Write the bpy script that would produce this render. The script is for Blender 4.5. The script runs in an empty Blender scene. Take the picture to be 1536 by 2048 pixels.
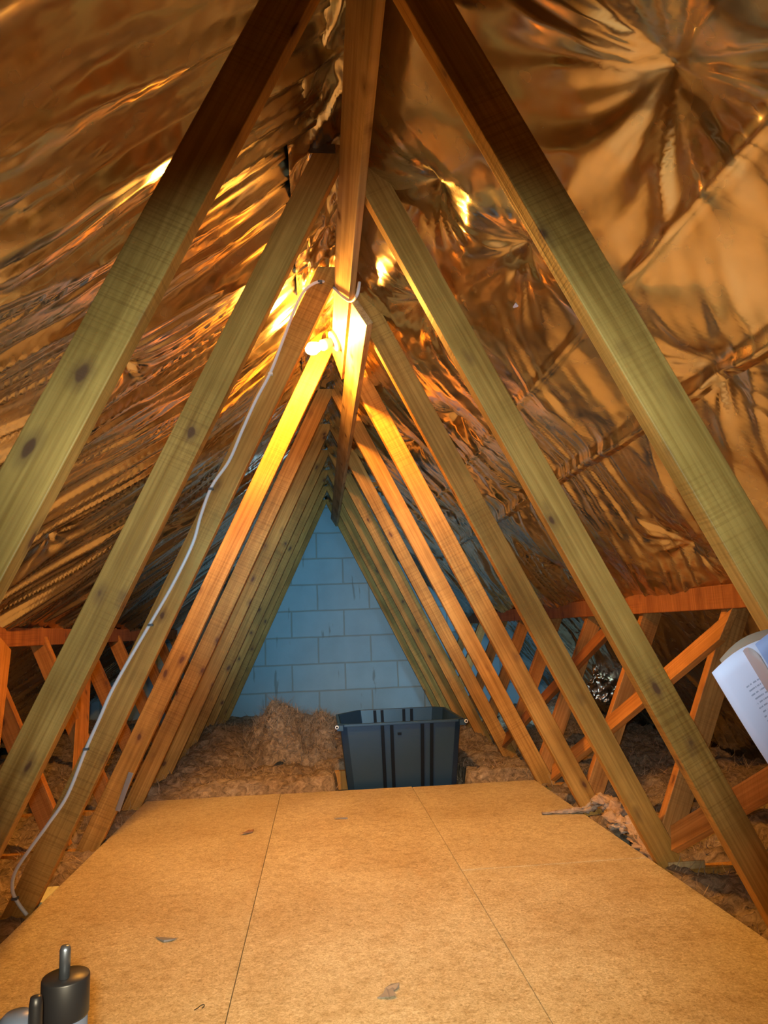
import bpy, bmesh, math, random
import numpy as np
from mathutils import Vector, Matrix

random.seed(7)
C = bpy.context.scene
COL = C.collection

# ------------------------------------------------------------------ camera, light, exposure
def rot(yaw, pitch, roll):
    cy, sy = math.cos(yaw), math.sin(yaw)
    f = np.array([sy, cy, 0.]); r = np.array([cy, -sy, 0.]); u = np.array([0, 0, 1.])
    cp, sp = math.cos(pitch), math.sin(pitch)
    f2 = f*cp+u*sp; u2 = u*cp-f*sp
    cr, sr = math.cos(roll), math.sin(roll)
    return r*cr+u2*sr, u2*cr-r*sr, f2
R3, U3, F3 = rot(0.09515, 0.16391, -0.03712)
CAM = np.array([0., 0., .72])
cd = bpy.data.cameras.new('camera'); cam = bpy.data.objects.new('camera', cd); COL.objects.link(cam)
cam.matrix_world = Matrix(((R3[0], U3[0], -F3[0], CAM[0]), (R3[1], U3[1], -F3[1], CAM[1]),
                           (R3[2], U3[2], -F3[2], CAM[2]), (0, 0, 0, 1)))
cd.sensor_fit = 'VERTICAL'; cd.sensor_height = 32.0; cd.lens = 32.0*1420/2048
cd.clip_start = 0.02; cd.clip_end = 60
C.camera = cam
C.view_settings.view_transform = 'Standard'
C.view_settings.look = 'None'
C.view_settings.gamma = 1.0
C.view_settings.use_curve_mapping = False
C.view_settings.exposure = 0.0
w = bpy.data.worlds.new('world'); C.world = w; w.use_nodes = True
w.node_tree.nodes['Background'].inputs[0].default_value = (.55, .65, .8, 1)
w.node_tree.nodes['Background'].inputs[1].default_value = .0
BULB_STRENGTH = 3300.0
BULB_COLOR = (1.0, .42, .06)
def aim(px):
    d = Vector(F3+R3*(px[0]-768)/1420-U3*(px[1]-1024)/1420); return d.to_track_quat('-Z', 'Y').to_euler()
_fp = CAM + R3*(-.015)+U3*.02
def spot(name, energy, col, size, blend, px):
    d_ = bpy.data.lights.new(name, 'SPOT'); o_ = bpy.data.objects.new(name, d_); COL.objects.link(o_)
    d_.energy = energy; d_.color = col; d_.spot_size = math.radians(size); d_.spot_blend = blend; d_.shadow_soft_size = .012
    o_.location = _fp; o_.rotation_euler = aim(px)
# the phone's own torch beside its lens: spill and brighter middle; floor fill is added
spot('torch_spill', 88, (.62, .92, 1.08), 69, .7, (768, 1190))
spot('added_floor_fill', 150, (1.0, .84, .56), 56, 1., (768, 2050))  # added warm spot that brightens the near floor, not a real source
spot('torch_hotspot', 380, (.31, .84, 1.2), 27, 1., (690, 1215))
# daylight leaking in at the right-hand eaves beside the gable wall
ed = bpy.data.lights.new('eaves_daylight', 'AREA'); el = bpy.data.objects.new('eaves_daylight', ed); COL.objects.link(el)
ed.shape = 'RECTANGLE'; ed.size = .5; ed.size_y = .12; ed.energy = 5; ed.color = (.38, .78, 1.1)
el.location = (1.75, 5.3, .30); el.rotation_euler = Vector((-1.1, 1.0, .25)).to_track_quat('-Z', 'Y').to_euler()

def ray(p): return F3+R3*(p[0]-768)/1420-U3*(p[1]-1024)/1420

# ------------------------------------------------------------------ helpers
def link(name, me, mat=None, parent=None):
    o = bpy.data.objects.new(name, me); COL.objects.link(o)
    if mat is not None: me.materials.append(mat)
    if parent is not None: o.parent = parent
    return o
def mesh(name, verts, faces, smooth=False):
    me = bpy.data.meshes.new(name); me.from_pydata([tuple(v) for v in verts], [], [tuple(f) for f in faces]); me.update()
    if smooth: me.polygons.foreach_set('use_smooth', [True]*len(me.polygons))
    return me
def tag(o, label=None, cat=None, group=None, kind=None):
    if label: o['label'] = label
    if cat: o['category'] = cat
    if group: o['group'] = group
    if kind: o['kind'] = kind
    return o
def empty(name, loc, label=None, cat=None, group=None):
    o = bpy.data.objects.new(name, None); COL.objects.link(o); o.location = loc; o.empty_display_size = .05
    return tag(o, label, cat, group)
def bev(o, wd=.0015, seg=2):
    m = o.modifiers.new('bevel', 'BEVEL'); m.width = wd; m.segments = seg; m.limit_method = 'ANGLE'; m.angle_limit = math.radians(40)
    return o
def box(name, lo, hi, mat, parent=None, b=.0015, poff=None):
    lo = Vector(lo); hi = Vector(hi); c = (lo+hi)/2; d = (hi-lo)/2
    vs = [(sx*d.x, sy*d.y, sz*d.z) for sz in (-1, 1) for sy in (-1, 1) for sx in (-1, 1)]
    fs = [(0, 2, 3, 1), (4, 5, 7, 6), (0, 1, 5, 4), (2, 6, 7, 3), (0, 4, 6, 2), (1, 3, 7, 5)]
    o = link(name, mesh(name, vs, fs), mat, parent); o.location = c - (parent.location if parent else Vector((0, 0, 0)))
    if b: bev(o, b)
    return o
def frame_obj(name, me, mat, origin, X, Y, Z, parent=None):
    o = link(name, me, mat, parent)
    m = Matrix(((X[0], Y[0], Z[0], origin[0]), (X[1], Y[1], Z[1], origin[1]), (X[2], Y[2], Z[2], origin[2]), (0, 0, 0, 1)))
    if parent: m = Matrix.Translation(-parent.location) @ m
    o.matrix_local = m
    return o
def prism_xz(name, poly, y0, y1, axis, mat, parent=None, b=.0015):
    """poly of world (x,z) points extruded from y0 to y1; local z runs along axis (x,z)"""
    a = Vector((axis[0], axis[1])).normalized()
    ox, oz = poly[0]; Z = (a.x, 0, a.y); X = (a.y, 0, -a.x); Yv = (0, 1, 0)
    n = len(poly); vs = []
    for y in (0, y1-y0):
        for x, z in poly:
            dx, dz = x-ox, z-oz; vs.append((dx*X[0]+dz*X[2], y, dx*Z[0]+dz*Z[2]))
    fs = [tuple(range(n)), tuple(range(2*n-1, n-1, -1))]
    fs += [(i, (i+1) % n+0, (i+1) % n+n, i+n) for i in range(n)]
    me = mesh(name, vs, fs); bm = bmesh.new(); bm.from_mesh(me); bmesh.ops.recalc_face_normals(bm, faces=bm.faces); bm.to_mesh(me); bm.free()
    o = frame_obj(name, me, mat, (ox, y0, oz), X, Yv, Z, parent)
    if b: bev(o, b)
    return o
def clip(poly, a, b, c):
    """keep a*x+b*z<=c"""
    out = []
    for i in range(len(poly)):
        p, q = poly[i], poly[(i+1) % len(poly)]
        fp, fq = a*p[0]+b*p[1]-c, a*q[0]+b*q[1]-c
        if fp <= 0: out.append(p)
        if fp*fq < 0:
            t = fp/(fp-fq); out.append((p[0]+(q[0]-p[0])*t, p[1]+(q[1]-p[1])*t))
    return out
def plank(name, p0, p1, wdir, width, thick, mat, parent=None, cut0=0., cut1=0., b=.0015):
    """timber from p0 to p1 (centre line of its visible face); wdir: across the width; thickness goes away from the face"""
    p0 = Vector(p0); p1 = Vector(p1); Z = (p1-p0); L = Z.length; Z.normalize()
    X = Vector(wdir); X = (X - Z*X.dot(Z)).normalized(); Y = Z.cross(X)
    h = width/2
    vs = [(-h, 0, 0-cut0*h), (h, 0, 0+cut0*h), (h, thick, 0+cut0*h), (-h, thick, 0-cut0*h),
          (-h, 0, L-cut1*h), (h, 0, L+cut1*h), (h, thick, L+cut1*h), (-h, thick, L-cut1*h)]
    fs = [(0, 1, 2, 3), (4, 7, 6, 5), (0, 4, 5, 1), (1, 5, 6, 2), (2, 6, 7, 3), (3, 7, 4, 0)]
    me = mesh(name, vs, fs); bm = bmesh.new(); bm.from_mesh(me); bmesh.ops.recalc_face_normals(bm, faces=bm.faces); bm.to_mesh(me); bm.free()
    o = frame_obj(name, me, mat, p0, X, Y, Z, parent)
    if b: bev(o, b)
    return o
def tube(name, pts, rad, mat, parent=None, n=10, smooth_n=6):
    P = [Vector(p) for p in pts]; Q = []
    for i in range(len(P)-1):
        a = P[max(i-1, 0)]; b_ = P[i]; c = P[i+1]; d = P[min(i+2, len(P)-1)]
        for k in range(smooth_n):
            t = k/smooth_n
            Q.append(.5*((2*b_)+(c-a)*t+(2*a-5*b_+4*c-d)*t*t+(3*b_-a-3*c+d)*t**3))
    Q.append(P[-1]); vs = []; fs = []
    up = Vector((0, 1, 0)); off = parent.location if parent else Vector((0, 0, 0))
    for i, q in enumerate(Q):
        T = (Q[min(i+1, len(Q)-1)]-Q[max(i-1, 0)]).normalized()
        s = T.cross(up)
        if s.length < 1e-3: s = T.cross(Vector((1, 0, 0)))
        s.normalize(); u = s.cross(T).normalized(); up = u if abs(u.dot(up)) > .2 else up
        for k in range(n):
            a = 2*math.pi*k/n; vs.append(q+s*math.cos(a)*rad+u*math.sin(a)*rad-off)
    for i in range(len(Q)-1):
        for k in range(n):
            fs.append((i*n+k, i*n+(k+1) % n, (i+1)*n+(k+1) % n, (i+1)*n+k))
    fs.append(tuple(range(n-1, -1, -1))); fs.append(tuple(range((len(Q)-1)*n, len(Q)*n)))
    return link(name, mesh(name, vs, fs, True), mat, parent)
def lathe(name, prof, mat, origin, axis, parent=None, n=28, smooth=True):
    A = Vector(axis).normalized(); S = A.orthogonal().normalized(); T = A.cross(S); vs = []; fs = []
    for r, h in prof:
        for k in range(n):
            a = 2*math.pi*k/n; vs.append(S*math.cos(a)*r+T*math.sin(a)*r+A*h)
    for i in range(len(prof)-1):
        for k in range(n): fs.append((i*n+k, i*n+(k+1) % n, (i+1)*n+(k+1) % n, (i+1)*n+k))
    fs.append(tuple(range(n))); fs.append(tuple(range((len(prof)-1)*n, len(prof)*n)))
    me = mesh(name, vs, fs, smooth); bm = bmesh.new(); bm.from_mesh(me); bmesh.ops.recalc_face_normals(bm, faces=bm.faces); bm.to_mesh(me); bm.free()
    o = link(name, me, mat, parent); o.location = Vector(origin) - (parent.location if parent else Vector((0, 0, 0)))
    return o

# ------------------------------------------------------------------ numpy noise
def _h(ix, iy, seed):
    n = (ix.astype(np.int64)*374761393 + iy.astype(np.int64)*668265263 + seed*982451653) & 0xffffffff
    n = ((n ^ (n >> 13))*1274126177) & 0xffffffff
    return ((n ^ (n >> 16)) & 0xffff)/65535.0
def vn(x, y, seed=0):
    ix = np.floor(x); iy = np.floor(y); fx = x-ix; fy = y-iy
    fx = fx*fx*fx*(fx*(fx*6-15)+10); fy = fy*fy*fy*(fy*(fy*6-15)+10)
    a = _h(ix, iy, seed); b = _h(ix+1, iy, seed); c = _h(ix, iy+1, seed); d = _h(ix+1, iy+1, seed)
    return a+(b-a)*fx+(c-a)*fy+(a-b-c+d)*fx*fy
def fbm(x, y, seed=0, o=4):
    s = 0; a = .5; t = 0
    for i in range(o): s = s+a*vn(x*2**i+17*i, y*2**i-9*i, seed+i); t += a; a *= .5
    return s/t
def ridge(n, p=1.): return np.clip(1-np.abs(2*n-1)*1.25, 0, 1)**p

# ------------------------------------------------------------------ materials
def new_mat(name):
    m = bpy.data.materials.new(name); m.use_nodes = True
    nt = m.node_tree; b = nt.nodes['Principled BSDF']; return m, nt, b
def N(nt, t, **kw):
    n = nt.nodes.new(t)
    for k, v in kw.items():
        if k in n.inputs: n.inputs[k].default_value = v
        else: setattr(n, k, v)
    return n
def ramp(nt, fac, stops):
    r = nt.nodes.new('ShaderNodeValToRGB'); e = r.color_ramp.elements
    while len(e) < len(stops): e.new(.5)
    for el, (p, c) in zip(e, stops): el.position = p; el.color = (*c, 1)
    nt.links.new(fac, r.inputs[0]); return r
def mix(nt, f, a, b, mode='MIX'):
    m = nt.nodes.new('ShaderNodeMix'); m.data_type = 'RGBA'; m.blend_type = mode
    for s, v in ((m.inputs[0], f), (m.inputs[6], a), (m.inputs[7], b)):
        if isinstance(v, bpy.types.NodeSocket): nt.links.new(v, s)
        elif isinstance(v, (int, float)): s.default_value = v
        else: s.default_value = (*v, 1)
    return m.outputs[2]
def plain(name, col, rough=.5, metal=0., spec=.5):
    m, nt, b = new_mat(name); b.inputs['Base Color'].default_value = (*col, 1); b.inputs['Roughness'].default_value = rough
    b.inputs['Metallic'].default_value = metal; b.inputs['Specular IOR Level'].default_value = spec; return m

def wood_mat(name, light, dark, knot=(.13, .05, .02), rough=.55, band=.5, kn=1.0):
    m, nt, b = new_mat(name); L = nt.links.new
    tc = N(nt, 'ShaderNodeTexCoord'); oi = N(nt, 'ShaderNodeObjectInfo')
    off = N(nt, 'ShaderNodeVectorMath', operation='MULTIPLY_ADD'); cmb = N(nt, 'ShaderNodeCombineXYZ')
    L(oi.outputs['Random'], cmb.inputs[0]); L(oi.outputs['Random'], cmb.inputs[1]); L(oi.outputs['Random'], cmb.inputs[2])
    L(cmb.outputs[0], off.inputs[0]); off.inputs[1].default_value = (3.1, 7.7, 31.); L(tc.outputs['Object'], off.inputs[2])
    mp = N(nt, 'ShaderNodeMapping'); L(off.outputs[0], mp.inputs[0]); mp.inputs['Scale'].default_value = (24, 24, 1.3)
    n1 = N(nt, 'ShaderNodeTexNoise', Scale=1., Detail=5., Roughness=.6, Distortion=.6); L(mp.outputs[0], n1.inputs[0])
    mp2 = N(nt, 'ShaderNodeMapping'); L(off.outputs[0], mp2.inputs[0]); mp2.inputs['Scale'].default_value = (150, 150, 3.)
    n2 = N(nt, 'ShaderNodeTexNoise', Scale=1., Detail=3.); L(mp2.outputs[0], n2.inputs[0])
    c1 = ramp(nt, n1.outputs[0], [(.3, dark), (.62, light)])
    c2 = ramp(nt, n2.outputs[0], [(.36, (.60, .52, .44)), (.6, (1, 1, 1))])
    col = mix(nt, .6, c1.outputs[0], c2.outputs[0], 'MULTIPLY')
    # blotches of discoloration
    n3 = N(nt, 'ShaderNodeTexNoise', Scale=4.5, Detail=3.); L(off.outputs[0], n3.inputs[0])
    c3 = ramp(nt, n3.outputs[0], [(.32, (.62, .60, .52)), (.6, (1, 1, 1))])
    col = mix(nt, .8, col, c3.outputs[0], 'MULTIPLY')
    # saw marks across the grain
    mp4 = N(nt, 'ShaderNodeMapping'); L(off.outputs[0], mp4.inputs[0]); mp4.inputs['Scale'].default_value = (4, 4, 230)
    n4 = N(nt, 'ShaderNodeTexNoise', Scale=1., Detail=1., Distortion=.3); L(mp4.outputs[0], n4.inputs[0])
    n5 = N(nt, 'ShaderNodeTexNoise', Scale=2.2, Detail=1.); L(off.outputs[0], n5.inputs[0])
    msk = ramp(nt, n5.outputs[0], [(.45, (0, 0, 0)), (.6, (1, 1, 1))])
    c4 = ramp(nt, n4.outputs[0], [(.36, (.62, .55, .48)), (.5, (1, 1, 1))])
    fm = N(nt, 'ShaderNodeMath', operation='MULTIPLY'); L(msk.outputs[0], fm.inputs[0]); fm.inputs[1].default_value = band
    col = mix(nt, fm.outputs[0], col, c4.outputs[0], 'MULTIPLY')
    # knots
    mp5 = N(nt, 'ShaderNodeMapping'); L(off.outputs[0], mp5.inputs[0]); mp5.inputs['Scale'].default_value = (13, 13, 7.)
    nd = N(nt, 'ShaderNodeTexNoise', Scale=2.5, Detail=2.); L(mp5.outputs[0], nd.inputs[0])
    va = N(nt, 'ShaderNodeVectorMath', operation='MULTIPLY_ADD'); L(nd.outputs['Color'], va.inputs[0]); va.inputs[1].default_value = (.22, .22, .22); L(mp5.outputs[0], va.inputs[2])
    vo = N(nt, 'ShaderNodeTexVoronoi', Scale=1.); L(va.outputs[0], vo.inputs[0])
    ck = ramp(nt, vo.outputs['Distance'], [(.0, (1, 1, 1)), (.08*kn, (.95, .95, .95)), (.115*kn, (.45, .45, .45)), (.25*kn, (0, 0, 0))])
    col = mix(nt, ck.outputs[0], col, knot)
    L(col, b.inputs['Base Color']); b.inputs['Roughness'].default_value = rough; b.inputs['Specular IOR Level'].default_value = .2
    bp = N(nt, 'ShaderNodeBump', Strength=.25, Distance=.002)
    ad = N(nt, 'ShaderNodeMath', operation='ADD'); L(n2.outputs[0], ad.inputs[0]); L(n4.outputs[0], ad.inputs[1])
    L(ad.outputs[0], bp.inputs['Height']); L(bp.outputs[0], b.inputs['Normal'])
    return m
PINE = wood_mat('treated_pine', (.64, .335, .078), (.42, .195, .034))
PINE_O = wood_mat('brace_pine', (.58, .27, .075), (.38, .155, .035))
PINE_D = wood_mat('binder_pine', (.42, .17, .05), (.26, .095, .028))
PINE_RAW = wood_mat('planed_pine', (.66, .46, .22), (.46, .28, .11), band=.2)

TEST = False
def foil_mat():
    m, nt, b = new_mat('aluminium_foil'); L = nt.links.new
    tc = N(nt, 'ShaderNodeTexCoord')
    n1 = N(nt, 'ShaderNodeTexNoise', Scale=16., Detail=2., Roughness=.5); L(tc.outputs['Object'], n1.inputs[0])
    n2 = N(nt, 'ShaderNodeTexNoise', Scale=2.2, Detail=2.); L(tc.outputs['Object'], n2.inputs[0])
    n3 = N(nt, 'ShaderNodeTexNoise', Scale=420., Detail=1.); L(tc.outputs['Object'], n3.inputs[0])
    c = ramp(nt, n2.outputs[0], [(.3, (.68, .63, .53)), (.7, (.80, .76, .66))])
    L(c.outputs[0], b.inputs['Base Color']); b.inputs['Metallic'].default_value = 1.
    r = ramp(nt, n1.outputs[0], [(.35, (.17, .17, .17)), (.65, (.28, .28, .28))]); L(r.outputs[0], b.inputs['Roughness'])
    bp = N(nt, 'ShaderNodeBump', Strength=.25, Distance=.002); L(n1.outputs[0], bp.inputs['Height'])
    bp2 = N(nt, 'ShaderNodeBump', Strength=.06, Distance=.0006); L(n3.outputs[0], bp2.inputs['Height']); L(bp.outputs[0], bp2.inputs['Normal'])
    L(bp2.outputs[0], b.inputs['Normal']) if not TEST else None; return m
FOIL = foil_mat()

def board_mat():
    m, nt, b = new_mat('chipboard'); L = nt.links.new
    tc = N(nt, 'ShaderNodeTexCoord'); oi = N(nt, 'ShaderNodeObjectInfo')
    off = N(nt, 'ShaderNodeVectorMath', operation='ADD'); L(tc.outputs['Object'], off.inputs[0]); L(oi.outputs['Random'], off.inputs[1])
    n1 = N(nt, 'ShaderNodeTexNoise', Scale=150., Detail=3., Roughness=.7, Distortion=1.); L(off.outputs[0], n1.inputs[0])
    n2 = N(nt, 'ShaderNodeTexNoise', Scale=34., Detail=4., Roughness=.6); L(off.outputs[0], n2.inputs[0])
    n3 = N(nt, 'ShaderNodeTexNoise', Scale=3.2, Detail=3.); L(off.outputs[0], n3.inputs[0])
    c1 = ramp(nt, n1.outputs[0], [(.3, (.36, .29, .16)), (.5, (.58, .51, .33)), (.68, (.76, .70, .52))])
    c2 = ramp(nt, n2.outputs[0], [(.30, (.70, .62, .52)), (.55, (1, 1, 1))])
    col = mix(nt, .7, c1.outputs[0], c2.outputs[0], 'MULTIPLY')
    c3 = ramp(nt, n3.outputs[0], [(.3, (.80, .73, .64)), (.6, (1, 1, 1))])
    col = mix(nt, .8, col, c3.outputs[0], 'MULTIPLY')
    vo = N(nt, 'ShaderNodeTexVoronoi', Scale=8.); L(off.outputs[0], vo.inputs[0])
    ck = ramp(nt, vo.outputs['Distance'], [(.0, (.8, .8, .8)), (.03, (.5, .5, .5)), (.05, (0, 0, 0))])
    col = mix(nt, ck.outputs[0], col, (.22, .12, .05))
    L(col, b.inputs['Base Color']); b.inputs['Roughness'].default_value = .48; b.inputs['Specular IOR Level'].default_value = .4
    bp = N(nt, 'ShaderNodeBump', Strength=.3, Distance=.0015); L(n2.outputs[0], bp.inputs['Height']); L(bp.outputs[0], b.inputs['Normal'])
    return m
BOARD = board_mat()

def wall_mat():
    m, nt, b = new_mat('blockwork'); L = nt.links.new
    tc = N(nt, 'ShaderNodeTexCoord'); sp = N(nt, 'ShaderNodeSeparateXYZ'); L(tc.outputs['Object'], sp.inputs[0])
    cb = N(nt, 'ShaderNodeCombineXYZ'); L(sp.outputs[0], cb.inputs[0]); L(sp.outputs[2], cb.inputs[1])
    nd = N(nt, 'ShaderNodeTexNoise', Scale=6., Detail=3.); L(tc.outputs['Object'], nd.inputs[0])
    va = N(nt, 'ShaderNodeVectorMath', operation='MULTIPLY_ADD'); L(nd.outputs['Color'], va.inputs[0]); va.inputs[1].default_value = (.010, .010, 0); L(cb.outputs[0], va.inputs[2])
    br = N(nt, 'ShaderNodeTexBrick'); L(va.outputs[0], br.inputs[0])
    br.inputs['Scale'].default_value = 1.; br.inputs['Brick Width'].default_value = .4693; br.inputs['Row Height'].default_value = .2347
    br.inputs['Mortar Size'].default_value = .008; br.inputs['Mortar Smooth'].default_value = .4; br.offset = .5
    br.inputs['Color1'].default_value = (.30, .45, .54, 1); br.inputs['Color2'].default_value = (.33, .49, .58, 1); br.inputs['Mortar'].default_value = (.28, .34, .34, 1)
    n1 = N(nt, 'ShaderNodeTexNoise', Scale=5., Detail=5.); L(tc.outputs['Object'], n1.inputs[0])
    c1 = ramp(nt, n1.outputs[0], [(.3, (.84, .85, .86)), (.65, (1, 1, 1))])
    col = mix(nt, .8, br.outputs[0], c1.outputs[0], 'MULTIPLY')
    # squeezed-out mortar beside some vertical joints
    mp = N(nt, 'ShaderNodeMapping'); L(tc.outputs['Object'], mp.inputs[0]); mp.inputs['Scale'].default_value = (16, 1, 2.4); mp.inputs['Location'].default_value = (.6, 0, .3)
    n2 = N(nt, 'ShaderNodeTexNoise', Scale=1., Detail=4.); L(mp.outputs[0], n2.inputs[0])
    c2 = ramp(nt, n2.outputs[0], [(.645, (0, 0, 0)), (.68, (.65, .65, .65))])
    col = mix(nt, c2.outputs[0], col, (.16, .19, .18))
    L(col, b.inputs['Base Color']); b.inputs['Roughness'].default_value = .85
    bp = N(nt, 'ShaderNodeBump', Strength=.6, Distance=.006, invert=True); L(br.outputs['Fac'], bp.inputs['Height'])
    bp2 = N(nt, 'ShaderNodeBump', Strength=.3, Distance=.004)
    n4 = N(nt, 'ShaderNodeTexNoise', Scale=60., Detail=4.); L(tc.outputs['Object'], n4.inputs[0]); L(n4.outputs[0], bp2.inputs['Height']); L(bp.outputs[0], bp2.inputs['Normal'])
    L(bp2.outputs[0], b.inputs['Normal']); return m
WALL = wall_mat()

def wool_mat(name, a, bcol, cc):
    m, nt, b = new_mat(name); L = nt.links.new
    tc = N(nt, 'ShaderNodeTexCoord')
    n1 = N(nt, 'ShaderNodeTexNoise', Scale=26., Detail=6., Roughness=.75, Distortion=1.2); L(tc.outputs['Object'], n1.inputs[0])
    n2 = N(nt, 'ShaderNodeTexNoise', Scale=5., Detail=2.); L(tc.outputs['Object'], n2.inputs[0])
    c1 = ramp(nt, n1.outputs[0], [(.3, a), (.5, bcol), (.7, cc)])
    c2 = ramp(nt, n2.outputs[0], [(.35, (.72, .66, .6)), (.65, (1, 1, 1))])
    L(mix(nt, .8, c1.outputs[0], c2.outputs[0], 'MULTIPLY'), b.inputs['Base Color']); b.inputs['Roughness'].default_value = .9; b.inputs['Specular IOR Level'].default_value = .15
    bp = N(nt, 'ShaderNodeBump', Strength=.8, Distance=.012); L(n1.outputs[0], bp.inputs['Height']); L(bp.outputs[0], b.inputs['Normal']); return m
WOOL = wool_mat('mineral_wool', (.09, .065, .042), (.29, .225, .155), (.52, .43, .31))
WOOL_P = wool_mat('pale_mineral_wool', (.40, .27, .18), (.62, .46, .34), (.76, .62, .48))
WOOL_F = wool_mat('wool_fibre', (.26, .20, .14), (.42, .33, .23), (.62, .51, .38))

CABLE = plain('cable_pvc', (.74, .76, .80), .4)
CLIP = plain('clip_plastic', (.10, .11, .12), .5)
WHITE = plain('white_plastic', (.80, .78, .72), .35)
BLACK = plain('black_tape', (.012, .012, .014), .42)
STEEL = plain('galvanised_steel', (.45, .47, .5), .38, 1.)
PLATE = plain('nail_plate_steel', (.20, .20, .21), .45, 1.)
PIPE = plain('grey_pipe', (.10, .13, .20), .38)
PLASTER = plain('plasterboard', (.55, .5, .45), .9)
DARK = plain('dark_brickwork', (.10, .09, .08), .95)

# ------------------------------------------------------------------ geometry constants (z = 0 is the top of the boards)
RX = .084                       # ridge
TY = [.984+.6*k for k in range(10)]
WALL_Y = 6.484
def foil_plane(sx):             # ridge point, down-slope direction, inward normal
    if sx < 0: return Vector((-.758, 0, -.652)), Vector((.652, 0, -.758))
    return Vector((.731, 0, -.6826)), Vector((-.6826, 0, -.731))

# ------------------------------------------------------------------ setting
def struct(o): o['kind'] = 'structure'; return o
wl = mesh('wall_back', [(-2.6, 0, -.12), (2.8, 0, -.12), (2.8, 0, 2.1), (-2.6, 0, 2.1), (-2.6, .1, -.12), (2.8, .1, -.12), (2.8, .1, 2.1), (-2.6, .1, 2.1)],
          [(0, 1, 2, 3), (7, 6, 5, 4), (0, 4, 5, 1), (3, 2, 6, 7), (0, 3, 7, 4), (1, 5, 6, 2)])
wo = struct(link('wall_back', wl, WALL)); wo.location = (-.0098, WALL_Y, .72+.8984-.2347*8)
wl.transform(Matrix.Translation((.0098, 0, -(.72+.8984-.2347*8))))
wf = struct(box('wall_front', (-2.6, -1.0, -.12), (2.8, -.9, 2.1), DARK, b=0))
fl_ = struct(box('floor', (-2.6, -1.0, -.16), (2.8, 6.6, -.125), PLASTER, b=0))

# roof underside above the foil: solid deck, one slab per slope
def deck(name, sx):
    d, n = foil_plane(sx); R = Vector((RX, 0, 2.09)); e = R+d*3.25
    vs = [];
    for y in (-1.0, 6.6):
        for p in (R, e, e-n*.03, R-n*.03): vs.append((p.x, y, p.z))
    return struct(link(name, mesh(name, vs, [(0, 1, 2, 3), (7, 6, 5, 4), (0, 4, 5, 1), (1, 5, 6, 2), (2, 6, 7, 3), (3, 7, 4, 0)]), DARK))
deck('ceiling', -1); deck('ceiling', 1)

# ------------------------------------------------------------------ foil lining
def smooth(a, b, x):
    t = np.clip((x-a)/(b-a), 0, 1); return t*t*(3-2*t)
def bay(Y):
    return np.sin(np.pi*((Y-TY[0]-.0175)/.6))**2
def foil_sheet(name, sx, s0, s1, hf, label, step=.0095, y0=-.55, y1=6.475, lift=0.):
    ny = int((y1-y0)/step)+1; ns = int((s1-s0)/step)+1
    Y, S = np.meshgrid(np.linspace(y0, y1, ny), np.linspace(s0, s1, ns), indexing='ij')
    H = hf(Y, S)+lift
    d, n = foil_plane(sx)
    X = RX+d.x*S+n.x*H; Z = 1.97+d.z*S+n.z*H
    V = np.stack([X, Y, Z], -1).reshape(-1, 3)
    me = bpy.data.meshes.new(name); nv = len(V); me.vertices.add(nv); me.vertices.foreach_set('co', V.astype(np.float32).ravel())
    idx = np.arange(nv).reshape(ny, ns); q = np.stack([idx[:-1, :-1], idx[1:, :-1], idx[1:, 1:], idx[:-1, 1:]], -1).reshape(-1, 4)
    if sx > 0: q = q[:, ::-1]
    nf = len(q); me.loops.add(nf*4); me.polygons.add(nf); me.loops.foreach_set('vertex_index', q.astype(np.int32).ravel())
    me.polygons.foreach_set('loop_start', np.arange(0, nf*4, 4, dtype=np.int32)); me.polygons.foreach_set('loop_total', np.full(nf, 4, dtype=np.int32))
    me.polygons.foreach_set('use_smooth', np.ones(nf, dtype=bool)); me.update(); me.validate()
    o = link(name, me, FOIL); return tag(o, label, 'foil insulation')

def left_h(Y, S):
    wob = .16*fbm(Y*1.1, S*1.1, 5, 2)
    u = Y+.14*S+.10*S*S+wob
    near = 1-smooth(.9, 1.5, Y)
    m = .35+.9*fbm(Y*1.6, S*1.3, 11, 2)
    h = .028*bay(Y)*(1-np.exp(-S/.25))
    f1 = ridge(vn(u*5.2, S*.55, 21), 1.5); f2 = ridge(vn(u*13., S*.9, 22), 1.7); f3 = ridge(vn(u*31., S*1.8, 23), 1.6); f4 = ridge(vn(u*62., S*3.5, 24), 1.3)
    k = 1-.62*near
    h = h+m*(.026*f1+k*(.019*f2+.0095*f3+.0036*f4))
    h = h+near*(.016*fbm(Y*6, S*6, 31, 3))
    # pinched star round one fixing
    for py, ps in ((1.93, .78), (2.6, 1.35), (3.5, 1.1)):
        r = np.hypot((Y-py), (S-ps)); th = np.arctan2(Y-py, S-ps)
        a = np.exp(-r/.12); h = h*(1-.8*a)+a*.016*ridge(vn(th*2.2+40, r*3+py, 33))*smooth(0, .04, r)-.02*np.exp(-r/.05)
    return h
PINS = [(.901, .634), (1.502, .303), (1.468, .564), (2.585, .643), (1.372, 1.058), (2.741, 1.075), (2.016, .377), (3.2, .55), (3.79, .9), (2.15, 1.5), (3.3, 1.45), (4.4, .5), (5.0, 1.1)]
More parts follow.
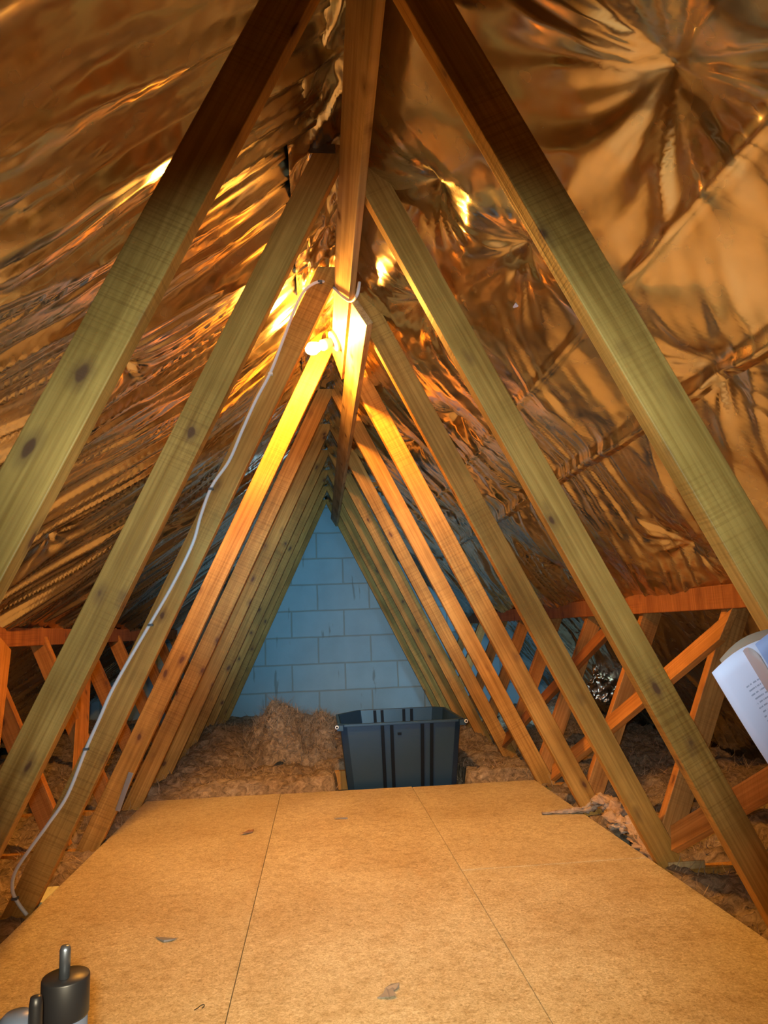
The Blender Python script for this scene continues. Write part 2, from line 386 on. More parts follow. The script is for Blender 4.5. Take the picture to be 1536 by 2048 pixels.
def right_h(Y, S):
    h = .022*bay(Y)*(1-np.exp(-S/.25))+.060*np.sin(np.pi*np.clip(S/1.06, 0, 1)**.6)*(S < 1.06)
    wx = .12*fbm(Y*2.1, S*2.1, 45, 2); wy = .12*fbm(Y*2.1, S*2.1, 46, 2)
    base = .010*fbm(Y*3.5, S*3.5, 40, 2)
    low = smooth(.75, 1.15, S)
    u = Y*.8-.55*S+wx
    fold = .016*ridge(vn(u*7., S*1.2+Y*.8, 41), 1.6)+.009*ridge(vn(u*17., S*1.6+Y, 42), 1.6)+.004*ridge(vn(u*38., S*3+Y*2, 43), 1.4)
    far = smooth(1.2, 2.2, Y)
    h = h+base+fold*(.20+.75*np.maximum(low, far*.8))
    tot = np.zeros_like(h); wsum = np.zeros_like(h)
    for i, (py, ps) in enumerate(PINS):
        big = 1.5 if i == 0 else 1.
        r = np.hypot(Y-py, S-ps)+1e-6; th = np.arctan2(Y-py, S-ps)+.35*(fbm(Y*4, S*4, 60+i, 2)-.5)
        R = .13*big
        a = np.exp(-(r/R)**1.2)
        nfold = 7+(i*3) % 4
        pat = ridge(vn(th/(2*math.pi)*nfold*2+100+i*7, r*1.5+i, 50), 3. if i == 0 else 1.6)+.5*ridge(vn(th/(2*math.pi)*nfold*5+300+i*7, r*2+i, 51), 1.3)
        amp = np.minimum(r*.16, .016*big)
        tot += a*amp*pat; wsum = np.maximum(wsum, a)
        tot -= .018*np.exp(-r/(.05*big))
    h = h*(1-.85*wsum)+tot
    # long lap joint running with the ridge, and a looser crease above it
    for sc, wd, am, yr in ((1.062, .018, .016, 0), (.79, .010, .007, 1)):
        dd = S-sc-.012*(fbm(Y*3, Y*0, 70, 2)-.5)
        h = h+am*np.exp(-(dd/wd)**2)+(am*.5*smooth(-.004, .004, dd) if yr == 0 else 0)
    # creased line
    h = h+.003*(fbm(Y*30, S*30, 80, 2)-.5)*far
    return h
foil_sheet('foil_insulation', -1, .0, 3.0, left_h, 'crinkled reflective foil insulation lining the left roof slope behind the struts', lift=-.018)
foil_sheet('foil_insulation', 1, .0, 1.09, right_h, 'upper reflective foil sheet on the right slope with star-shaped creases, above the long lap joint')
foil_sheet('foil_insulation', 1, 1.05, 3.0, right_h, 'lower reflective foil sheet on the right slope, below the long lap joint', lift=-.012)
# crumpled strip along the ridge
def ridge_foil():
    y0, y1 = -.5, 6.47; ny = int((y1-y0)/.009); nx = 44
    Y, T = np.meshgrid(np.linspace(y0, y1, ny), np.linspace(-1, 1, nx), indexing='ij')
    ph = ((Y-TY[0]-.0175)/.6) % 1.0
    pinch = np.exp(-(np.minimum(ph, 1-ph)/.16)**2)
    X = RX+T*.135
    Z = 1.955-np.abs(T)**1.5*.085-.014*fbm(Y*14, T*3, 91, 4)-.02*ridge(fbm(Y*8+T*1.5, T*2.2, 92, 3), 1.5)-pinch*.012*ridge(vn(T*5+Y*2, Y*9, 94))
    V = np.stack([X, Y, Z], -1).reshape(-1, 3); idx = np.arange(len(V)).reshape(ny, nx)
    q = np.stack([idx[:-1, :-1], idx[1:, :-1], idx[1:, 1:], idx[:-1, 1:]], -1).reshape(-1, 4)
    me = bpy.data.meshes.new('foil'); nv = len(V); me.vertices.add(nv); me.vertices.foreach_set('co', V.astype(np.float32).ravel())
    nf = len(q); me.loops.add(nf*4); me.polygons.add(nf); me.loops.foreach_set('vertex_index', q.astype(np.int32).ravel())
    me.polygons.foreach_set('loop_start', np.arange(0, nf*4, 4, dtype=np.int32)); me.polygons.foreach_set('loop_total', np.full(nf, 4, dtype=np.int32))
    me.polygons.foreach_set('use_smooth', np.ones(nf, dtype=bool)); me.update()
    tag(link('ridge_foil_strip', me, FOIL), 'crumpled strip of reflective foil folded along the ridge at the very top', 'foil insulation')
ridge_foil()

# ------------------------------------------------------------------ trusses
ML, MR = .4695, .4834
def xin(sx, z):                # inner edge of the inner webs
    z = z-.72
    return .6417-MR*z if sx > 0 else -.4576+ML*z
TL = ['greenish pine truss nearest the camera, its webs running out of the picture top and sides',
      'second pine truss from the camera, between the nearest one and the cabled one',
      'pine truss with the grey cable down its left web, just in front of the bulb',
      'bright orange-lit pine truss directly behind the bulb',
      'pine truss second behind the bulb, at the far end of the boards',
      'pine truss third behind the bulb, its feet beside the black crate',
      'pine truss fourth behind the bulb, just past the black crate',
      'pine truss third from the grey block wall',
      'knotty pine truss second from the grey block wall',
      'last pine truss, tight against the grey block gable wall']
DX = {(1, 1): .0, (1, -1): .0}
for k, y in enumerate(TY):
    t = empty('roof_truss', (RX, y, -.02), TL[k], 'roof truss', 'trusses of the loft from front to back')
    for sx in (-1, 1):
        m = ML if sx < 0 else MR; wx = .073*math.sqrt(1+m*m)
        z0, z1 = -.02, 1.95
        poly = [(xin(sx, z0), z0), (xin(sx, z0)+sx*wx, z0), (xin(sx, z1)+sx*wx, z1), (xin(sx, z1), z1)]
        poly = clip(poly, -sx, 0, -sx*RX); poly = clip(poly, 0, 1, 1.908)
        prism_xz('inner_web', poly, y, y+.035, (-sx*m, 1), PINE, t, .002)
        if k > 0:
            s_ = .45; w2 = .072*math.sqrt(1+s_*s_); xo = (.965 if sx > 0 else .905)
            poly = [(sx*(xo+.0), 0.0), (sx*(xo+w2), 0.0), (sx*(xo+w2+s_*.79), .79), (sx*(xo+s_*.79), .79)]
            ci = (.6417+MR*.72+wx) if sx > 0 else (-.4576-ML*.72-wx)
            poly = clip(poly, -1, -MR, -(ci+.001)) if sx > 0 else clip(poly, 1, -ML, ci-.001)
            prism_xz('outer_web', poly, y, y+.035, (sx*s_, 1), PINE_O, t, .002)
    c = box('bottom_chord', (-2.15, y, -.115), (2.3, y+.035, -.0185), PINE, t, .002)
    # pressed nail plates at the apex
    if k == 1: box('nail_plate', (RX-.085, y-.0015, 1.882), (RX-.02, y-.0001, 1.907), PLATE, t, 0)

# ------------------------------------------------------------------ ridge braces nailed to the right-hand webs
def on_web(z, off=.022): return Vector((.6417-MR*(z-.72)-off*math.sqrt(1+MR*MR), 0, z))
wd = Vector((MR, 0, -1)).normalized()
def web_plank(name, za, zb, y0, y1, label, cut0=0, cut1=0):
    c = (on_web(za)+on_web(zb))/2; p0 = c.copy(); p0.y = y0; p1 = c.copy(); p1.y = y1
    o = plank(name, p0, p1, -wd, (on_web(za)-on_web(zb)).length, .022, PINE_RAW, cut0=-cut0, cut1=-cut1)
    return tag(o, label, 'timber brace')
web_plank('ridge_brace', 1.849, 1.760, -.5, 2.80, 'sawn pine brace running overhead along the ridge, carrying the bulb holder near its far end', 0, 1.)
web_plank('ridge_brace', 1.744, 1.653, 2.09, 6.42, 'lower pine brace lapped below the first, its pointed end before the gable wall', -.3, -.9)

# ------------------------------------------------------------------ binders and diagonal braces at mid height
tag(box('binder', (1.283, -.2, .745), (1.318, 6.44, .822), PINE_D, b=.003), 'dark orange horizontal binder along the right slope under the foil', 'timber binder')
tag(box('binder', (1.300, .5, .668), (1.335, 1.98, .728), PINE_O, b=.003), 'short orange timber just below the right-hand binder, ending beside the diagonal brace', 'timber binder')
tag(box('binder', (-1.272, -.2, .706), (-1.240, 6.44, .782), PINE_D, b=.003), 'dark red-brown horizontal binder along the left slope under the foil', 'timber binder')
def diag(name, p0, p1, sx, mat, label, w=.075, cut0=0, cut1=0):
    wv = Vector(p1)-Vector(p0); nrm = Vector((-sx, 0, .45)).normalized(); across = wv.cross(nrm)
    o = plank(name, p0, p1, across, w, .022, mat, cut0=cut0, cut1=cut1); return tag(o, label, 'timber brace')
# check that thickness points outward happens through the sign of the cross product
diag('diagonal_brace', (1.263, 2.14, .70), (.985, 3.14, .085), 1, PINE_O, 'orange diagonal brace rising towards the paper, its square-cut top end under the right binder', cut0=-1.0)
diag('diagonal_brace', (1.215, 1.36, .57), (1.000, 2.105, .094), 1, PINE_O, 'orange diagonal brace at the lower right edge, below the paper')
diag('diagonal_brace', (1.29, 3.0, .745), (.98, 4.05, .06), 1, PINE_D, 'shadowed diagonal brace on the right, between the binder and the far webs')  # shade on this brace is put into its darker pine
diag('diagonal_brace', (-1.215, 3.93, .70), (-.945, 3.02, .10), -1, PINE_O, 'reddish diagonal brace on the left, seen between the second web and the cable')
diag('diagonal_brace', (-1.225, 2.95, .72), (-.93, 2.12, .06), -1, PINE_O, 'orange diagonal brace at the far left edge of the picture')

# ------------------------------------------------------------------ floor boards
SX = [-.7907, -.1929, .4081, .9879]
def board(x0, x1, y0, y1, label):
    o = box('floor_board', (x0+.0008, y0, -.018), (x1-.0008, y1, 0), BOARD, b=.0012); tag(o, label, 'floor board', 'chipboard loft floor boards'); return o
board(SX[0], SX[1], .92, 3.432, 'left-hand column of chipboard flooring')
board(SX[1], SX[2], .92, 3.421, 'middle column of chipboard flooring, in front of the crate')
board(SX[2], SX[3], .92, 2.247, 'near chipboard sheet of the right-hand column')
board(SX[2], SX[3], 2.249, 3.411, 'far chipboard sheet of the right-hand column, reaching the last row of webs beside the crate')
tag(box('timber_block', (1.02, 2.175, -.0185+.0), (1.133, 2.183, .0035), PINE_RAW), 'short timber block at the foot of the right web, third truss', 'timber block')

tag(box('timber_packer', (-.86, 2.23, -.018), (-.793, 2.36, -.001), plain('pale_block', (.70, .72, .42), .6)), 'small pale yellowish block at the left edge of the boards beside the cabled web', 'timber block')

# ------------------------------------------------------------------ mineral wool
def wool(name, x0, x1, y0, y1, hf, mat, label, step=.012, fib=6000, kind='stuff', flen=.05, base=-.125):
    nx = int((x1-x0)/step)+1; ny = int((y1-y0)/step)+1
    X, Y = np.meshgrid(np.linspace(x0, x1, nx), np.linspace(y0, y1, ny), indexing='ij')
    Z = hf(X, Y)
    jx = .02*(fbm(X*22, Y*22, 201, 3)-.5); jy = .02*(fbm(X*22, Y*22, 202, 3)-.5)
    V = np.stack([X+jx, Y+jy, Z], -1).reshape(-1, 3); idx = np.arange(len(V)).reshape(nx, ny)
    q = np.stack([idx[:-1, :-1], idx[1:, :-1], idx[1:, 1:], idx[:-1, 1:]], -1).reshape(-1, 4).tolist()
    V = V.tolist()
    rng = np.random.RandomState(5)
    mats = []
    nb = len(q)
    for i in range(fib):
        a = rng.randint(0, nx-1); b = rng.randint(0, ny-1); p = np.array(V[a*ny+b])
        if p[2] < base+.03: continue
        th = rng.rand()*6.283; d = np.array([math.cos(th), math.sin(th), rng.rand()*.9-.05]); L = flen*(.4+rng.rand()); wdt = .0009+.0012*rng.rand()
        side = np.array([-d[1], d[0], .3*rng.randn()])*wdt; k0 = len(V); curl = rng.randn(3)*.5
        pts = []
        pp = p.copy(); dd = d.copy()
        for s in range(5):
            V.append((pp+side*(1-.2*s)).tolist()); V.append((pp-side*(1-.2*s)).tolist())
            dd = dd+curl*.35; dd /= np.linalg.norm(dd); pp = pp+dd*L/4
        for s in range(4): q.append([k0+2*s, k0+2*s+1, k0+2*s+3, k0+2*s+2])
    me = mesh(name, V, q, True); me.materials.append(mat); me.materials.append(WOOL_F)
    mi = np.zeros(len(me.polygons), dtype=np.int32); mi[nb:] = 1; me.polygons.foreach_set('material_index', mi)
    o = bpy.data.objects.new(name, me); COL.objects.link(o); return tag(o, label, 'insulation', kind=kind)
def lump(X, Y, cx, cy, rx, ry, h): return h*np.exp(-((X-cx)/rx)**2-((Y-cy)/ry)**2)
def rough(X, Y, seed, a=.06): return a*(fbm(X*7, Y*7, seed, 5)-.5)*2+.5*a*ridge(fbm(X*11, Y*11, seed+9, 3))
def h_left(X, Y): return -.045+rough(X, Y, 300, .055)+.06*smooth(-1.0, -1.9, X)
def h_right(X, Y):
    return -.045+rough(X, Y, 320, .055)+.06*smooth(1.2, 2., X)
def h_far(X, Y):
    z = -.02+rough(X, Y, 340, .05)+.035*(1-smooth(3.45, 3.9, Y))
    z = -.016+(z+.016)*smooth(3.434, 3.54, Y)
    z = z+lump(X, Y, -.62, 4.8, .22, .5, .16)+lump(X, Y, 1.0, 4.5, .3, .6, .05)
    inb = smooth(.055, .08, X)*(1-smooth(.675, .70, X))*(1-smooth(4.03, 4.06, Y))
    return z*(1-inb)+(-.12)*inb
wool('mineral_wool', -1.95, -.80, .3, 6.45, h_left, WOOL, 'brown mineral wool lying between the joists under the left slope', fib=9000)
wool('mineral_wool', 1.0, 2.1, .3, 6.45, h_right, WOOL, 'brown mineral wool lying between the joists under the right slope', fib=9000)
wool('mineral_wool', -.80, 1.0, 3.434, 6.42, h_far, WOOL, 'brown mineral wool covering the floor beyond the boards, around the crate', fib=7000)
def h_heap(X, Y):
    e = np.sqrt((np.abs(X+.17)/.42)**2.6+(np.abs(Y-4.6)/.6)**2.6)
    top = .25*(1-smooth(.35, 1.0, e))
    top = top*(.66+.46*np.exp(-((X+.27)/.11)**2)+.12*np.exp(-((X-.03)/.06)**2))+.06*ridge(fbm(X*9, Y*5, 361, 3))*(1-smooth(.6, 1., e))-.04*np.exp(-((X+.09)/.03)**2)
    return -.08+top+rough(X, Y, 360, .055)*(1-smooth(.7, 1., e))
wool('insulation_heap', -.62, .078, 4.1, 5.3, h_heap, WOOL, 'tall torn heap of brown mineral wool left of the black crate', step=.008, fib=6000, flen=.07)

# tuft that spills on to the boards, right edge
def tuft():
    rng = np.random.RandomState(3)
    path = [(.83, 2.80, .006, .006), (.93, 2.80, .009, .010), (1.0, 2.78, .018, .016), (1.05, 2.80, .045, .034), (1.08, 2.70, .03, .036), (1.03, 2.58, .012, .028), (1.06, 2.50, .03, .030), (1.02, 2.38, .0, .022), (1.02, 2.25, -.01, .018)]
    vs = []; fs = []; n = 20; M = 60
    P = np.array(path); ts = np.linspace(0, len(P)-1.001, M)
    for i, t in enumerate(ts):
        a = int(t); f = t-a; p = P[a]*(1-f)+P[a+1]*f
        q = P[min(a+1, len(P)-1)]-P[a]; th0 = math.atan2(q[1], q[0])
        for k in range(n):
            an = 2*math.pi*k/n; r = p[3]*(.85+1.3*(fbm(np.array([k*.9+5.]), np.array([i*.55]), 400, 3)[0]-.5)*2)
            sx, sz = math.cos(an)*r, math.sin(an)*r*.8
            vs.append((p[0]-math.sin(th0)*sx, p[1]+math.cos(th0)*sx, max(p[2]+sz, -.02 if p[0] > .99 else .0005)))
    for i in range(M-1):
        for k in range(n): fs.append((i*n+k, i*n+(k+1) % n, (i+1)*n+(k+1) % n, (i+1)*n+k))
    fs.append(tuple(range(n))); fs.append(tuple(range((M-1)*n, M*n)))
    tag(link('insulation_tuft', mesh('tuft', vs, fs, True), WOOL_P), 'pale twisted tuft of mineral wool spilling over the right edge of the boards', 'insulation')
tuft()

# ------------------------------------------------------------------ black crate
def crate():
    m, nt, b = new_mat('black_plastic'); b.inputs['Base Color'].default_value = (.016, .042, .078, 1); b.inputs['Specular IOR Level'].default_value = .25; b.inputs['Roughness'].default_value = .36
    n = N(nt, 'ShaderNodeTexNoise', Scale=300., Detail=2.); bp = N(nt, 'ShaderNodeBump', Strength=.15, Distance=.001); nt.links.new(n.outputs[0], bp.inputs['Height']); nt.links.new(bp.outputs[0], b.inputs['Normal'])
    mi = plain('groove_shade', (.004, .007, .012), .6, 0, .1)  # near-black tone paints the shade inside the grooves and slot
    x0, x1, y0, y1, zt, zb = .082, .668, 3.445, 4.02, .289, -.018
    t = empty('storage_crate', ((x0+x1)/2, (y0+y1)/2, zb), 'open black ribbed plastic storage crate standing at the far end of the boards', 'crate')
    cx, cy = (x0+x1)/2, (y0+y1)/2
    def ring(z, tp, ch, off=0.):
        hx = (x1-x0)/2-tp-off; hy = (y1-y0)/2-tp-off
        return [(cx-hx+ch, cy-hy, z), (cx+hx-ch, cy-hy, z), (cx+hx, cy-hy+ch, z), (cx+hx, cy+hy-.06, z), (cx+hx-.05, cy+hy, z), (cx-hx+.12, cy+hy, z), (cx-hx, cy+hy-.16, z), (cx-hx, cy-hy+ch, z)]
    rings = [ring(zb, .035, .03), ring(zt, .004, .03), ring(zt, .004, .03, .006), ring(zb+.006, .035, .03, .006)]
    vs = [v for r in rings for v in r]; fs = []
    for i in range(3):
        for k in range(8): fs.append((i*8+k, i*8+(k+1) % 8, (i+1)*8+(k+1) % 8, (i+1)*8+k))
    fs.append(tuple(range(7, -1, -1))); fs.append(tuple(range(24, 32)))
    L = t.location; vs = [(v[0]-L.x, v[1]-L.y, v[2]-L.z) for v in vs]
    bev(link('body', mesh('body', vs, fs), m, t), .002)
    # rim flange
    ro = ring(zt, -.008, .03); ri = ring(zt, .010, .03); ro2 = ring(zt-.012, -.008, .03); ri2 = ring(zt-.012, .010, .03)
    vs = [v for r in (ri2, ro2, ro, ri) for v in r]; vs = [(v[0]-L.x, v[1]-L.y, v[2]-L.z) for v in vs]; fs = []
    for i in range(4):
        for k in range(8): fs.append((i*8+k, i*8+(k+1) % 8, ((i+1) % 4)*8+(k+1) % 8, ((i+1) % 4)*8+k))
    bev(link('rim', mesh('rim', vs, fs), m, t), .002)
    # dark strips paint groove shade on the front, back wall inside, and sides
    H = zt-zb-.03
    def groove_strip(fx, wid, back=False):
        xt = cx+fx; 
        if not back:
            a = Vector((xt, y0+.004-.005, zt-.014)); c = Vector((cx+fx*.93, y0+.035-.005, zb+.004)); nv = Vector((0, -1, 0))
        else:
            a = Vector((xt, y1-.004-.010, zt-.004)); c = Vector((cx+fx*.93, y1-.035-.010, zb+.02)); nv = Vector((0, -1, 0))
        vs = []
        for p in (a, c):
            for s in (-1, 1):
                for d in (0, .006): q = p+Vector((s*wid/2, -d, 0))-L; vs.append(tuple(q))
        fs = [(0, 2, 6, 4), (1, 5, 7, 3), (0, 1, 3, 2), (4, 6, 7, 5), (0, 4, 5, 1), (2, 3, 7, 6)]
        link('groove_strip', mesh('groove_strip', vs, fs), mi, t)
    for fx in (-.092, -.048, .098, .143): groove_strip(fx, .016)
    for fx in (-.085, -.045, .075, .118): groove_strip(fx, .016, True)
    for ex in (x0+.012, x1-.012): 
        pass
    for sx_, ex in ((-1, x0-.012), (1, x1+.012)):
        e = lathe('handle_eye', [(.0045, -.006), (.011, -.006), (.011, .006), (.0045, .006), (.0045, -.006)], m, (ex, y0-.012, zt-.010), (0, 1, 0), t, 16)
        e.data.materials.clear(); e.data.materials.append(plain('eye_grey', (.35, .38, .42), .4)) if False else e.data.materials.append(m)
        r_ = lathe('eye_ring', [(.005, -.001), (.0085, -.001), (.0085, .001), (.005, .001), (.005, -.001)], WHITE, (ex, y0-.0195, zt-.010), (0, 1, 0), e if False else t, 16)
        bx_ = box('handle_lug', (min(ex, ex-sx_*.03), y0-.016, zt-.028), (max(ex, ex-sx_*.03), y0-.006, zt-.002), m, t, .002)
    # small hook slot under the rim
    box('slot', (cx-.020, y0+.003, zt-.062), (cx-.002, y0+.010, zt-.050), mi, t, .001)
crate()

# ------------------------------------------------------------------ bulb and holder
def lamp():
    base = Vector((.0865, 2.57, 1.815)); nv = Vector((-1, 0, -MR)).normalized()
    t = empty('batten_lamp', base, 'bare glowing bulb in a white batten holder screwed to the side of the ridge brace', 'lamp')
    lathe('holder_base', [(.012, 0), (.040, 0), (.041, .012), (.036, .017), (.014, .018)], WHITE, base+nv*.0, nv, t)
    ax = Vector((-.78, -.45, -.45)).normalized()
    p1 = base+nv*.016
    lathe('lampholder', [(.017, 0), (.018, .022), (.021, .026), (.021, .050), (.017, .054)], WHITE, p1, ax, t)
    m, nt, b = new_mat('bulb_glow'); b.inputs['Base Color'].default_value = (1, .9, .7, 1)
    b.inputs['Emission Color'].default_value = (*BULB_COLOR, 1); b.inputs['Emission Strength'].default_value = BULB_STRENGTH
    lathe('bulb', [(.013, .0), (.014, .014), (.020, .030), (.0245, .045), (.022, .060), (.014, .072), (.004, .078)], m, p1+ax*.050, ax, t)
lamp()

# ------------------------------------------------------------------ grey cable clipped to the third truss's left web
def on_y(px, y):
    d = ray(px); t = (y-CAM[1])/d[1]; return Vector(CAM+d*t)
cp = [(54, 1830), (36, 1806), (25, 1780), (30, 1745), (60, 1698), (95, 1650), (135, 1590), (172, 1498), (200, 1435), (222, 1385), (255, 1325), (300, 1248), (345, 1170), (385, 1088), (402, 1030), (424, 972), (458, 922), (484, 862), (512, 800), (541, 745), (566, 680), (592, 612), (612, 578), (640, 563), (662, 572), (684, 592), (702, 602), (714, 590), (719, 565)]
def on_brace(px, off):
    d_ = ray(px); nn = np.array([1, 0, MR]); c_ = (.617+MR*.72)-off*math.sqrt(1+MR*MR)
    return Vector(CAM+d_*((c_-nn@CAM)/(nn@d_)))
pts = [on_y(p, 2.176) for p in cp[:24]]+[on_brace(p, .007) for p in cp[24:28]]+[on_brace(cp[28], -.02)]
tag(tube('electric_cable', pts, .0050, CABLE), 'pale grey electric cable winding down the left web of the third truss', 'cable')
for p, a in (((30, 1797), .9), ((172, 1498), .1), ((301, 1250), -.2), ((422, 978), -.2), ((541, 748), -.3), ((640, 564), 1.3)):
    c = on_y(p, 2.176); 
    tag(box('cable_clip', (c.x-.0075, 2.169, c.z-.0035), (c.x+.0075, 2.184, c.z+.0035), CLIP if p[0] != 541 else WHITE, b=.001),
        {30: 'dark cable clip at the foot of the web, just above the boards', 172: 'dark cable clip second from the bottom of the cable', 301: 'dark cable clip beside the small offcut behind, third from the bottom',
         422: 'dark cable clip halfway up the cable', 541: 'white cable clip just below the bulb', 640: 'topmost cable clip where the cable bends over the web'}[p[0]], 'cable clip', 'clips holding the grey cable')

# ------------------------------------------------------------------ perforated strap on the fourth truss
st = plank('metal_strap', on_y((262, 1545), 2.78), on_y((235, 1622), 2.78), (1, 0, 0), .018, .0015, STEEL)
tag(st, 'short galvanised perforated strap on the left web behind the cable', 'metal strap')

# ------------------------------------------------------------------ grey tube with black tape, lower left
def pole():
    y = .75; t = empty('taped_tube', (-.243, y, -.12), 'blue-grey upright tube with black taped cap and thin steel stub, lower left corner', 'tube')
    zt = .412
    ax = Vector((0, -.02, 1)).normalized()
    lathe('tube', [(.020, 0), (.020, .51)], PIPE, (-.243, y, -.12), (0, 0, 1), t, 40)
    lathe('tape_cap', [(.0205, .0), (.0212, .002), (.0212, .0325), (.0205, .034), (.001, .034)], BLACK, (-.243, y, zt-.034), (0, 0, 1), t, 40)
    lathe('steel_stub', [(.0048, 0), (.0050, .024), (.0038, .0275)], plain('stub_metal', (.22, .25, .30), .4, .9), (-.243, y-.004, zt), (0, 0, 1), t, 12)
    t2 = empty('taped_stub', (-.262, .70, -.12), 'second thinner tube with a rough black top, left of the taped tube', 'tube')
    lathe('tube', [(.016, 0), (.016, .520), (.010, .526)], PIPE, (-.266, .70, -.12), (0, 0, 1), t2, 32)
    lathe('tape_top', [(.0052, 0), (.0058, .006), (.0054, .024), (.0046, .030), (.002, .031)], BLACK, (-.2475, .690, .392), (0, 0, 1), t2, 14)
    lathe('inner_rod', [(.0046, 0), (.0046, .020)], PIPE, (-.2475, .690, .374), (0, 0, 1), t2, 14)
pole()

# ------------------------------------------------------------------ papers pinned to the near right web
def papers():
    m, nt, b = new_mat('printed_paper'); L = nt.links.new
    tc = N(nt, 'ShaderNodeTexCoord'); sp = N(nt, 'ShaderNodeSeparateXYZ'); L(tc.outputs['UV'], sp.inputs[0])
    # lines of print: rows in v, broken words in u
    wv = N(nt, 'ShaderNodeMath', operation='MULTIPLY'); L(sp.outputs[1], wv.inputs[0]); wv.inputs[1].default_value = 46.
    fr = N(nt, 'ShaderNodeMath', operation='FRACT'); L(wv.outputs[0], fr.inputs[0])
    ln = N(nt, 'ShaderNodeMath', operation='GREATER_THAN'); L(fr.outputs[0], ln.inputs[0]); ln.inputs[1].default_value = .68
    cb = N(nt, 'ShaderNodeCombineXYZ'); fl2 = N(nt, 'ShaderNodeMath', operation='FLOOR'); L(wv.outputs[0], fl2.inputs[0])
    mu = N(nt, 'ShaderNodeMath', operation='MULTIPLY'); L(sp.outputs[0], mu.inputs[0]); mu.inputs[1].default_value = 90.
    L(mu.outputs[0], cb.inputs[0]); m7 = N(nt, 'ShaderNodeMath', operation='MULTIPLY'); L(fl2.outputs[0], m7.inputs[0]); m7.inputs[1].default_value = 7.3; L(m7.outputs[0], cb.inputs[1])
    nz = N(nt, 'ShaderNodeTexNoise', Scale=1., Detail=2.); L(cb.outputs[0], nz.inputs[0])
    g2 = N(nt, 'ShaderNodeMath', operation='GREATER_THAN'); L(nz.outputs[0], g2.inputs[0]); g2.inputs[1].default_value = .47
    a1 = N(nt, 'ShaderNodeMath', operation='MULTIPLY'); L(ln.outputs[0], a1.inputs[0]); L(g2.outputs[0], a1.inputs[1])
    # margins
    for sock, op, v in ((sp.outputs[0], 'GREATER_THAN', .13), (sp.outputs[0], 'LESS_THAN', .60), (sp.outputs[1], 'LESS_THAN', .86), (sp.outputs[1], 'GREATER_THAN', .08)):
        g = N(nt, 'ShaderNodeMath', operation=op); L(sock, g.inputs[0]); g.inputs[1].default_value = v
        a2 = N(nt, 'ShaderNodeMath', operation='MULTIPLY'); L(a1.outputs[0], a2.inputs[0]); L(g.outputs[0], a2.inputs[1]); a1 = a2
    f = N(nt, 'ShaderNodeMath', operation='MULTIPLY'); L(a1.outputs[0], f.inputs[0]); f.inputs[1].default_value = .55
    L(mix(nt, f.outputs[0], (.72, .60, .70), (.10, .09, .14)), b.inputs['Base Color']); b.inputs['Roughness'].default_value = .7
    t = empty('document', (.62, .95, .52), 'curled white printed pages hanging off the near right web at the right edge', 'paper')
    # corner, along-left-edge direction, along-top direction, on the plane y=.93
    A = on_y((1416, 1347), .93); D = (on_y((1536, 1527), .93)-A).normalized()
    W = Vector((-D.z, 0, D.x)) if (-D.z) > 0 else Vector((D.z, 0, -D.x))
    def sheet(name, mat, w, h, curl, off, th=.0006, start=0.):
        nu, nv = 18, 14; vs = []; fs = []; uv = []
        for layer in (0, 1):
            for i in range(nu+1):
                for j in range(nv+1):
                    u = i/nu; v = j/nv
                    p = A+D*(v*h)+W*(start+u*w)+Vector((0, off+layer*th, 0))
                    p += Vector((0, -curl*math.sin(u*2.6+.4)*.03+.012*math.sin(v*3), 0)) + D*(-.010*math.sin(u*6.5+.2)*(1-v))
                    vs.append(tuple(p-t.location))
        M = (nu+1)*(nv+1)
        for i in range(nu):
            for j in range(nv):
                a = i*(nv+1)+j; fs.append((a, a+1, a+nv+2, a+nv+1)); fs.append((M+a, M+a+nv+1, M+a+nv+2, M+a+1))
        for i in range(nu):
            a = i*(nv+1); fs.append((a, a+nv+1, M+a+nv+1, M+a)); a = i*(nv+1)+nv; fs.append((a, M+a, M+a+nv+1, a+nv+1))
        for j in range(nv):
            a = j; fs.append((a, M+a, M+a+1, a+1)); a = nu*(nv+1)+j; fs.append((a, a+1, M+a+1, M+a))
        me = mesh(name, vs, fs, True); ul = me.uv_layers.new(name='UVMap')
        for lp in me.loops:
            k = lp.vertex_index % M; ul.data[lp.index].uv = ((k//(nv+1))/nu, 1-(k % (nv+1))/nv)
        return link(name, me, mat, t)
    sheet('printed_page', m, .21, .29, 1., 0)
    sheet('folded_cover', plain('blue_white_cover', (.36, .36, .56), .6), .16, .27, 1.4, -.007, start=.058)
    sheet('cover_edge', plain('pinkish_torn_edge', (.56, .36, .32), .7), .016, .285, 1.3, -.004, start=.046)
    sheet('back_page', plain('brown_back_page', (.30, .20, .13), .8), .18, .20, .6, .018, start=.03)
papers()

# ------------------------------------------------------------------ small label on the foil
d, n = foil_plane(1)
q = Vector((.533, 1.638, 1.526))+n*.03
lab = box('sticker', (-.012, -.011, -.0003), (.012, .011, .0003), plain('sticker_white', (.75, .72, .80), .5), b=0)
lab.rotation_euler = (0, math.atan2(.9, 1), 0); lab.location = q
tag(lab, 'tiny white sticker on the right-hand foil', 'sticker')

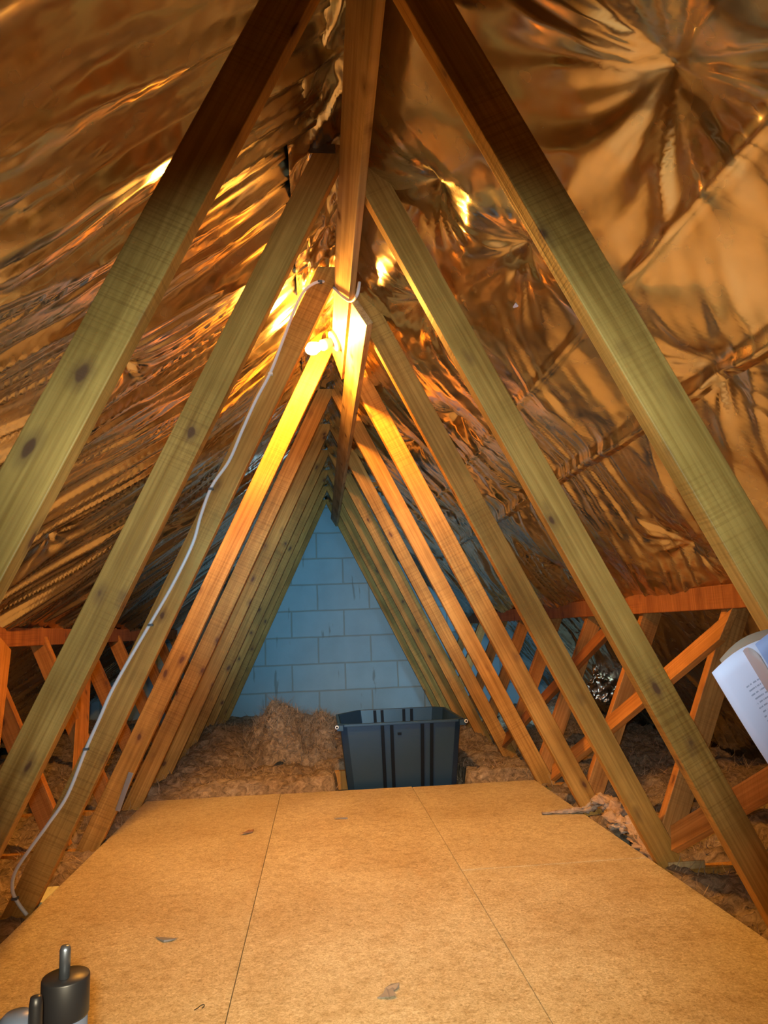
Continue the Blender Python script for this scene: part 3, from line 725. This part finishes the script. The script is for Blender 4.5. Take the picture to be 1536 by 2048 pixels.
# ------------------------------------------------------------------ bits lying on the boards
def flake(px, outline, mat, label, cat='debris', h=.004, name='foil_flake'):
    d = ray(px); t_ = -CAM[2]/d[2]; c = Vector(CAM+d*t_); rng = random.Random(px[0])
    n = len(outline); vs = []
    for z in (.0006, .0018):
        for x, y in outline: vs.append((x, y, z+h*rng.random()))
    fs = [tuple(range(n-1, -1, -1)), tuple(range(n, 2*n))]+[(i, (i+1) % n, (i+1) % n+n, i+n) for i in range(n)]
    o = link(name, mesh(name, vs, fs), mat); o.location = (c.x, c.y, .0002); return tag(o, label, cat)
GF = plain('grey_flake', (.30, .30, .31), .45, .3); BF = plain('brown_flake', (.30, .15, .08), .7)
flake((780, 1985), [(-.028, -.020), (-.004, -.026), (.012, -.022), (.006, -.004), (.020, .014), (.022, .024), (.006, .026), (-.008, .010), (-.014, -.006)], GF, 'crumpled grey foil scrap on the boards at the bottom centre')
flake((332, 1880), [(-.028, .014), (-.010, .008), (.010, .004), (.028, -.002), (.016, -.012), (-.002, -.014), (-.014, -.002)], GF, 'flat grey scrap on the left-hand board')
flake((493, 1667), [(-.022, -.022), (-.006, .0), (.006, .018), (.024, .026), (.022, .0), (.002, -.018)], BF, 'curled brown leaf-like flake on the boards', h=.008, name='brown_flake')
flake((682, 1638), [(-.026, .002), (.022, .004), (.026, -.004), (-.02, -.006)], GF, 'thin grey sliver at the back of the boards', name='grey_sliver')
stp = [(-.2600, 1.556, .001), (-.255, 1.562, .001), (-.249, 1.572, .001), (-.244, 1.574, .001), (-.2425, 1.568, .001), (-.2455, 1.560, .001)]
tag(tube('wire_staple', stp, .0009, plain('staple_dark', (.10, .10, .10), .4, 1.), n=6), 'small bent wire staple lying on the left-hand board', 'staple')

# ------------------------------------------------------------------ torn foil hanging near the gable on the right
def scrap():
    c = on_y((1215, 1368), 4.3); nx, ny = 34, 26; vs = []; fs = []
    U, V = np.meshgrid(np.linspace(0, 1, nx), np.linspace(0, 1, ny), indexing='ij')
    D = .05*(fbm(U*6, V*6, 500, 4)-.5)+.03*ridge(fbm(U*4+V*3, V*2, 501, 3))
    X = (U-.5)*.26*(1-.5*V)+.03*(fbm(U*3, V*3, 502)-.5); Z = (V-.5)*-.20+.05*(fbm(U*4, V*4+9, 503)-.5)-.06*(U-.5)
    for i in range(nx):
        for j in range(ny): vs.append((X[i, j]-.10*(V[i, j]-.5), D[i, j], Z[i, j]))
    for i in range(nx-1):
        for j in range(ny-1): fs.append((i*ny+j, (i+1)*ny+j, (i+1)*ny+j+1, i*ny+j+1))
    o = link('foil_scrap', mesh('foil_scrap', vs, fs, True), FOIL); o.location = c
    m = o.modifiers.new('t', 'SOLIDIFY'); m.thickness = .0008
    tag(o, 'shiny crumpled foil scrap hanging low on the right between the braces', 'foil scrap')
scrap()
